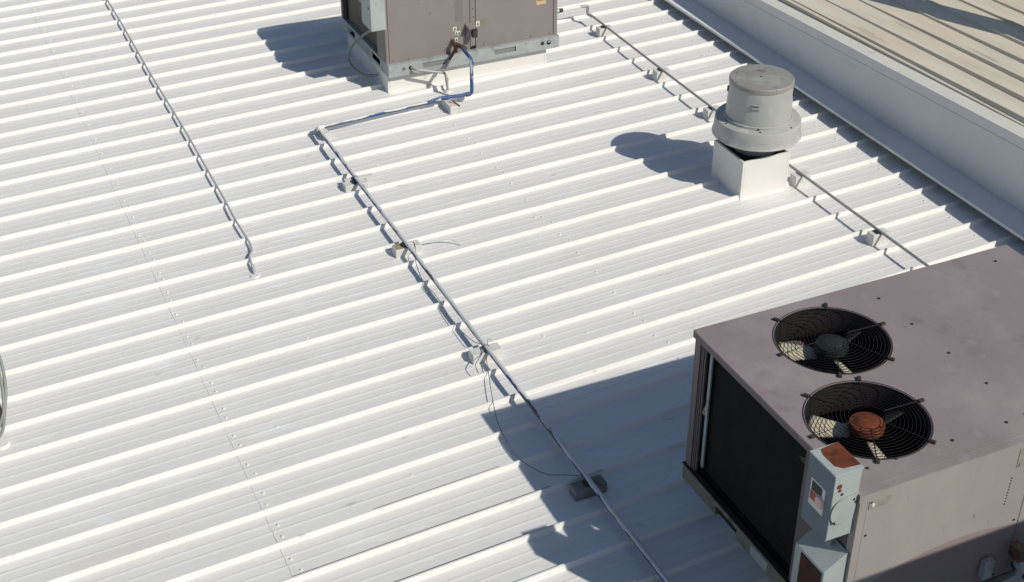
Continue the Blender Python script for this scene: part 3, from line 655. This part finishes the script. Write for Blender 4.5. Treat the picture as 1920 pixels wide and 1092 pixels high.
# second, thin grey conduit past the exhaust fan
P3 = 6.462
gc = thing('gas_conduit', 'straight thin grey pipe passing behind the exhaust fan to the big unit', 'pipe', (P3, -6, .105))
tb('pipe_run', PIPEG, gc, [(P3 - .02 * math.cos((y + 5.6) * .7) , y, .106) for y in [-2.88 - .45 * k for k in range(17)]], .0115, 10)
tb('elbow', PIPEG, gc, rounded([(P3, -2.93, .106), (P3 - .02, -2.87, .11), (P3 - .02, -2.87, .20), (6.36, -2.87, .205)], .018), .0155)
tb('pipe_run', CURB, gc, [(6.40, -2.875, .203), (6.13, -2.872, .203)], .010)
tb('union', HUBK, gc, [(6.15, -2.872, .203), (5.98, -2.868, .203)], .021); tb('union', GALV, gc, [(6.105, -2.872, .203), (6.075, -2.872, .203)], .027)
tb('pipe_run', PIPEG, gc, [(5.99, -2.868, .203), (5.715, -2.862, .203)], .0115)
# third: thin conduit lying on the ribs at left
tc = thing('thin_conduit', 'thin grey conduit lying on the ribs at the left with a bent end', 'conduit', (2.05, -3, .04))
pts = [(2.052 + .004 * math.sin(k * .9), 2.6 - .4 * k, .0425) for k in range(20)] + [(2.040, -5.35, .0425), (2.043, -5.62, .041), (2.049, -5.76, .030), (2.035, -5.87, .026), (1.995, -5.955, .034), (1.982, -6.03, .034), (1.975, -6.10, .026), (1.962, -6.19, .004)]
tb('conduit', CONDW, tc, spline(pts, 4), .0092, 8)
b = BM(); disc(b, (1.962, -6.195, -.004), .04, 8, 10, .012); obj('sealant_blob', b, ROOF, tc)
tb('end_fitting', CONDW, tc, [(1.976, -6.10, .028), (1.970, -6.15, .014)], .014)

# ------------------------------------------------------------------ support blocks
def block(label, x0, x1, y0, y1, h, group, m=WOOD, z0=-.004):
    o = bx('support_block', m, None, x0, x1, y0, y1, z0, h, .004, loc=((x0 + x1) / 2, (y0 + y1) / 2, 0)); tag(o, label, 'support block', group); return o
G1 = 'wood blocks under the blue condensate pipe'; G2 = 'wood blocks under the thin grey pipe'
block('white block with a shim board, nearest the pipe elbow on the long run', 2.995, 3.19, -5.262, -5.172, .055, G1)
bs = bx('shim_board', WOOD, None, 3.02, 3.262, -5.186, -5.146, .0585, .070, loc=(3.14, -5.166, .058)); tag(bs, 'thin tan board between the pipe and the first white block', 'board')
block('pipe block with bare tan top, beside the loose white cable', 3.005, 3.215, -6.402, -6.312, .070, G1)
b2 = BM(); box(b2, 3.012, 3.075, -6.396, -6.318, .0702, .0716); tag(obj('wood_patch', b2, WOODB, None, loc=(3.04, -6.35, .07)), 'bare tan wood chip on the block beside the white cable', 'wood chip')
block('white block with the thin wires tied round its pipe, just above the big shadow', 2.992, 3.208, -7.912, -7.822, .070, G1)
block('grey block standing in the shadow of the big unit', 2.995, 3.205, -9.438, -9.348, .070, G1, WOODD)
block('short board under the blue end of the pipe near the riser', 4.335, 4.388, -4.262, -3.985, .073, G1)
block('small white block tucked under the pipe elbow', 3.125, 3.185, -4.30, -4.12, .070, G1)
for yy, lab in ((-3.165, 'northmost block under the thin grey pipe, beside the small unit'), (-4.33, 'second block under the thin grey pipe, left of the mushroom fan cap'), (-5.255, 'block under the thin grey pipe just behind the mushroom fan'), (-6.64, 'block partly hidden right of the white fan curb'), (-7.68, 'block under the thin grey pipe near the big unit')):
    block(lab, 6.385, 6.535, yy - .085, yy, .094, G2)
# wires
tg = tb('tie_wire', WIRE, None, spline([(3.17, -6.35, .076), (3.155, -6.42, .07), (3.09, -6.60, .045), (3.05, -6.86, .040), (3.060, -7.09, .044), (3.045, -7.45, .040), (3.062, -7.75, .072), (3.105, -7.84, .095), (3.13, -7.88, .075)], 6), .0028, 5, loc=(3.1, -7, .04)); tag(tg, 'thin wire hanging along the blue pipe between two blocks', 'wire')
tg = tb('loop_wire', WIRE, None, spline([(3.113, -7.83, .074), (3.07, -7.95, .05), (3.045, -8.03, .036), (2.97, -8.25, .036), (2.915, -8.42, .036), (2.865, -8.60, .036), (2.835, -8.83, .036), (2.845, -9.0, .036), (2.92, -9.17, .036), (3.02, -9.26, .06), (3.09, -9.34, .085), (3.15, -9.42, .08), (3.17, -9.50, .09)], 6), .0028, 5, loc=(2.9, -8.8, .03)); tag(tg, 'thin wire looping from the tied block into the big shadow', 'wire')
tg = tb('short_wire', WIRE, None, spline([(3.09, -7.82, .092), (3.068, -7.90, .082), (3.02, -7.95, .076), (2.965, -8.01, .070), (2.955, -8.08, .055)], 5), .003, 5, loc=(3.0, -7.9, .05)); tag(tg, 'stiff wire end poking down from the tied block', 'wire')
tg = tb('white_cable', WIREW, None, spline([(3.12, -6.365, .085), (3.20, -6.362, .062), (3.30, -6.352, .060), (3.44, -6.372, .050), (3.50, -6.405, .030), (3.525, -6.43, .005)], 6), .0048, 6, loc=(3.3, -6.37, .03)); tag(tg, 'loose white cable end curving across the rib beside a block', 'cable')
for (px_, py_, a) in ((P3 - .015, -3.21, 0), (P3 - .015, -7.72, 0)):
    pass
b = BM(); tube(b, [(PX + .02 * math.cos(t), -7.86, .087 + .02 * math.sin(t)) for t in [math.pi * 2 * k / 12 for k in range(12)]], .0022, 5, True); tube(b, [(PX + .02 * math.cos(t), -7.875, .087 + .02 * math.sin(t)) for t in [math.pi * 2 * k / 12 for k in range(12)]], .0022, 5, True)
tube(b, [(PX + .015, -7.86, .10), (PX + .03, -7.83, .125), (PX + .045, -7.85, .12)], .0022, 5)
obj('wire_tie', b, WIRE, bp)
b = BM(); tube(b, [(PX + .019 * math.cos(t), -5.205, .087 + .019 * math.sin(t)) for t in [math.pi * 2 * k / 12 for k in range(12)]], .003, 5, True); box(b, PX - .035, PX - .008, -5.245, -5.20, .056, .078); obj('pipe_clamp', b, DARK, bp)
b = BM(); box(b, PX - .034, PX - .010, -6.385, -6.33, .0705, .088); obj('pipe_clamp', b, DARK, bp)
b = BM(); box(b, PX - .034, PX - .012, -9.42, -9.37, .0705, .088); obj('pipe_clamp', b, DARK, bp)
for yy in (-3.21, -4.37, -5.30, -7.72):
    b = BM(); box(b, P3 - .036, P3 - .018, yy - .03, yy + .02, .0942, .106); obj('pipe_clamp', b, DARK, gc)
tb('copper_end', COPPER, bp, [(4.395, -4.165, .085), (4.44, -4.235, .052)], .008)
tb('copper_end', STK_P, bp, [(4.375, -4.16, .088), (4.405, -4.22, .058)], .007)

# ------------------------------------------------------------------ things cut by the frame or outside it, seen through their shadow
eq = thing('cable_whip', 'pair of grey cables arching down at the left edge of the picture', 'cable', (-.15, -7.2, 0))
bx('junction_box', BOXG, eq, -.42, -.02, -7.38, -7.12, .10, .42, .004)
bx('box_leg', CURB, eq, -.36, -.30, -7.32, -7.26, -.01, .10); bx('box_leg', CURB, eq, -.12, -.06, -7.32, -7.26, -.01, .10)
for k in (0, 1):
    d = .030 * k
    tb('cable', HOSE, eq, spline([(.00 - d, -6.93, .62), (.06 - d, -7.03, .50), (.088 - d, -7.13, .38), (.075 - d * .6, -7.26, .26), (.035 - d * .3, -7.35, .15), (.0 - d, -7.40, .06), (-.06, -7.42, .0)], 8), .0105, 8)
bx('cable_boot', DARK, eq, -.03, .025, -7.36, -7.30, .06, .24, .01)
tb('cable', HOSE, eq, spline([(.00, -6.93, .62), (-.12, -6.93, .60), (-.25, -7.1, .42)], 6), .0105, 8)
b = BM(); disc(b, (-.03, -7.47, .0), .06, 8, 12, .02); obj('sealant_mound', b, CURB, eq)
ph = tag(bx('penthouse_wall', WALL, None, 3.3, 9.0, -14.4, -13.0, -.04, 2.42, loc=(6, -13.7, 0)), 'white raised wall block south of the big air conditioner, casting shade on its foot', 'wall')
du = thing('round_duct', 'round duct on posts over the beige roof, casting the dark wavy shadow', 'duct', (9.7, -6.5, .5))
tb('duct_body', GALV, du, [(8.75, -4.20, 1.56), (8.98, -4.78, 1.56), (9.35, -5.72, 1.56), (9.85, -7.0, 1.56), (10.6, -8.9, 1.56)], .195, 24)
for x, y in ((10.2, -7.9), (8.78, -4.25)): tb('duct_post', GALV, du, [(x, y, .40), (x, y, 1.42)], .03)

SC.render.engine = 'CYCLES'
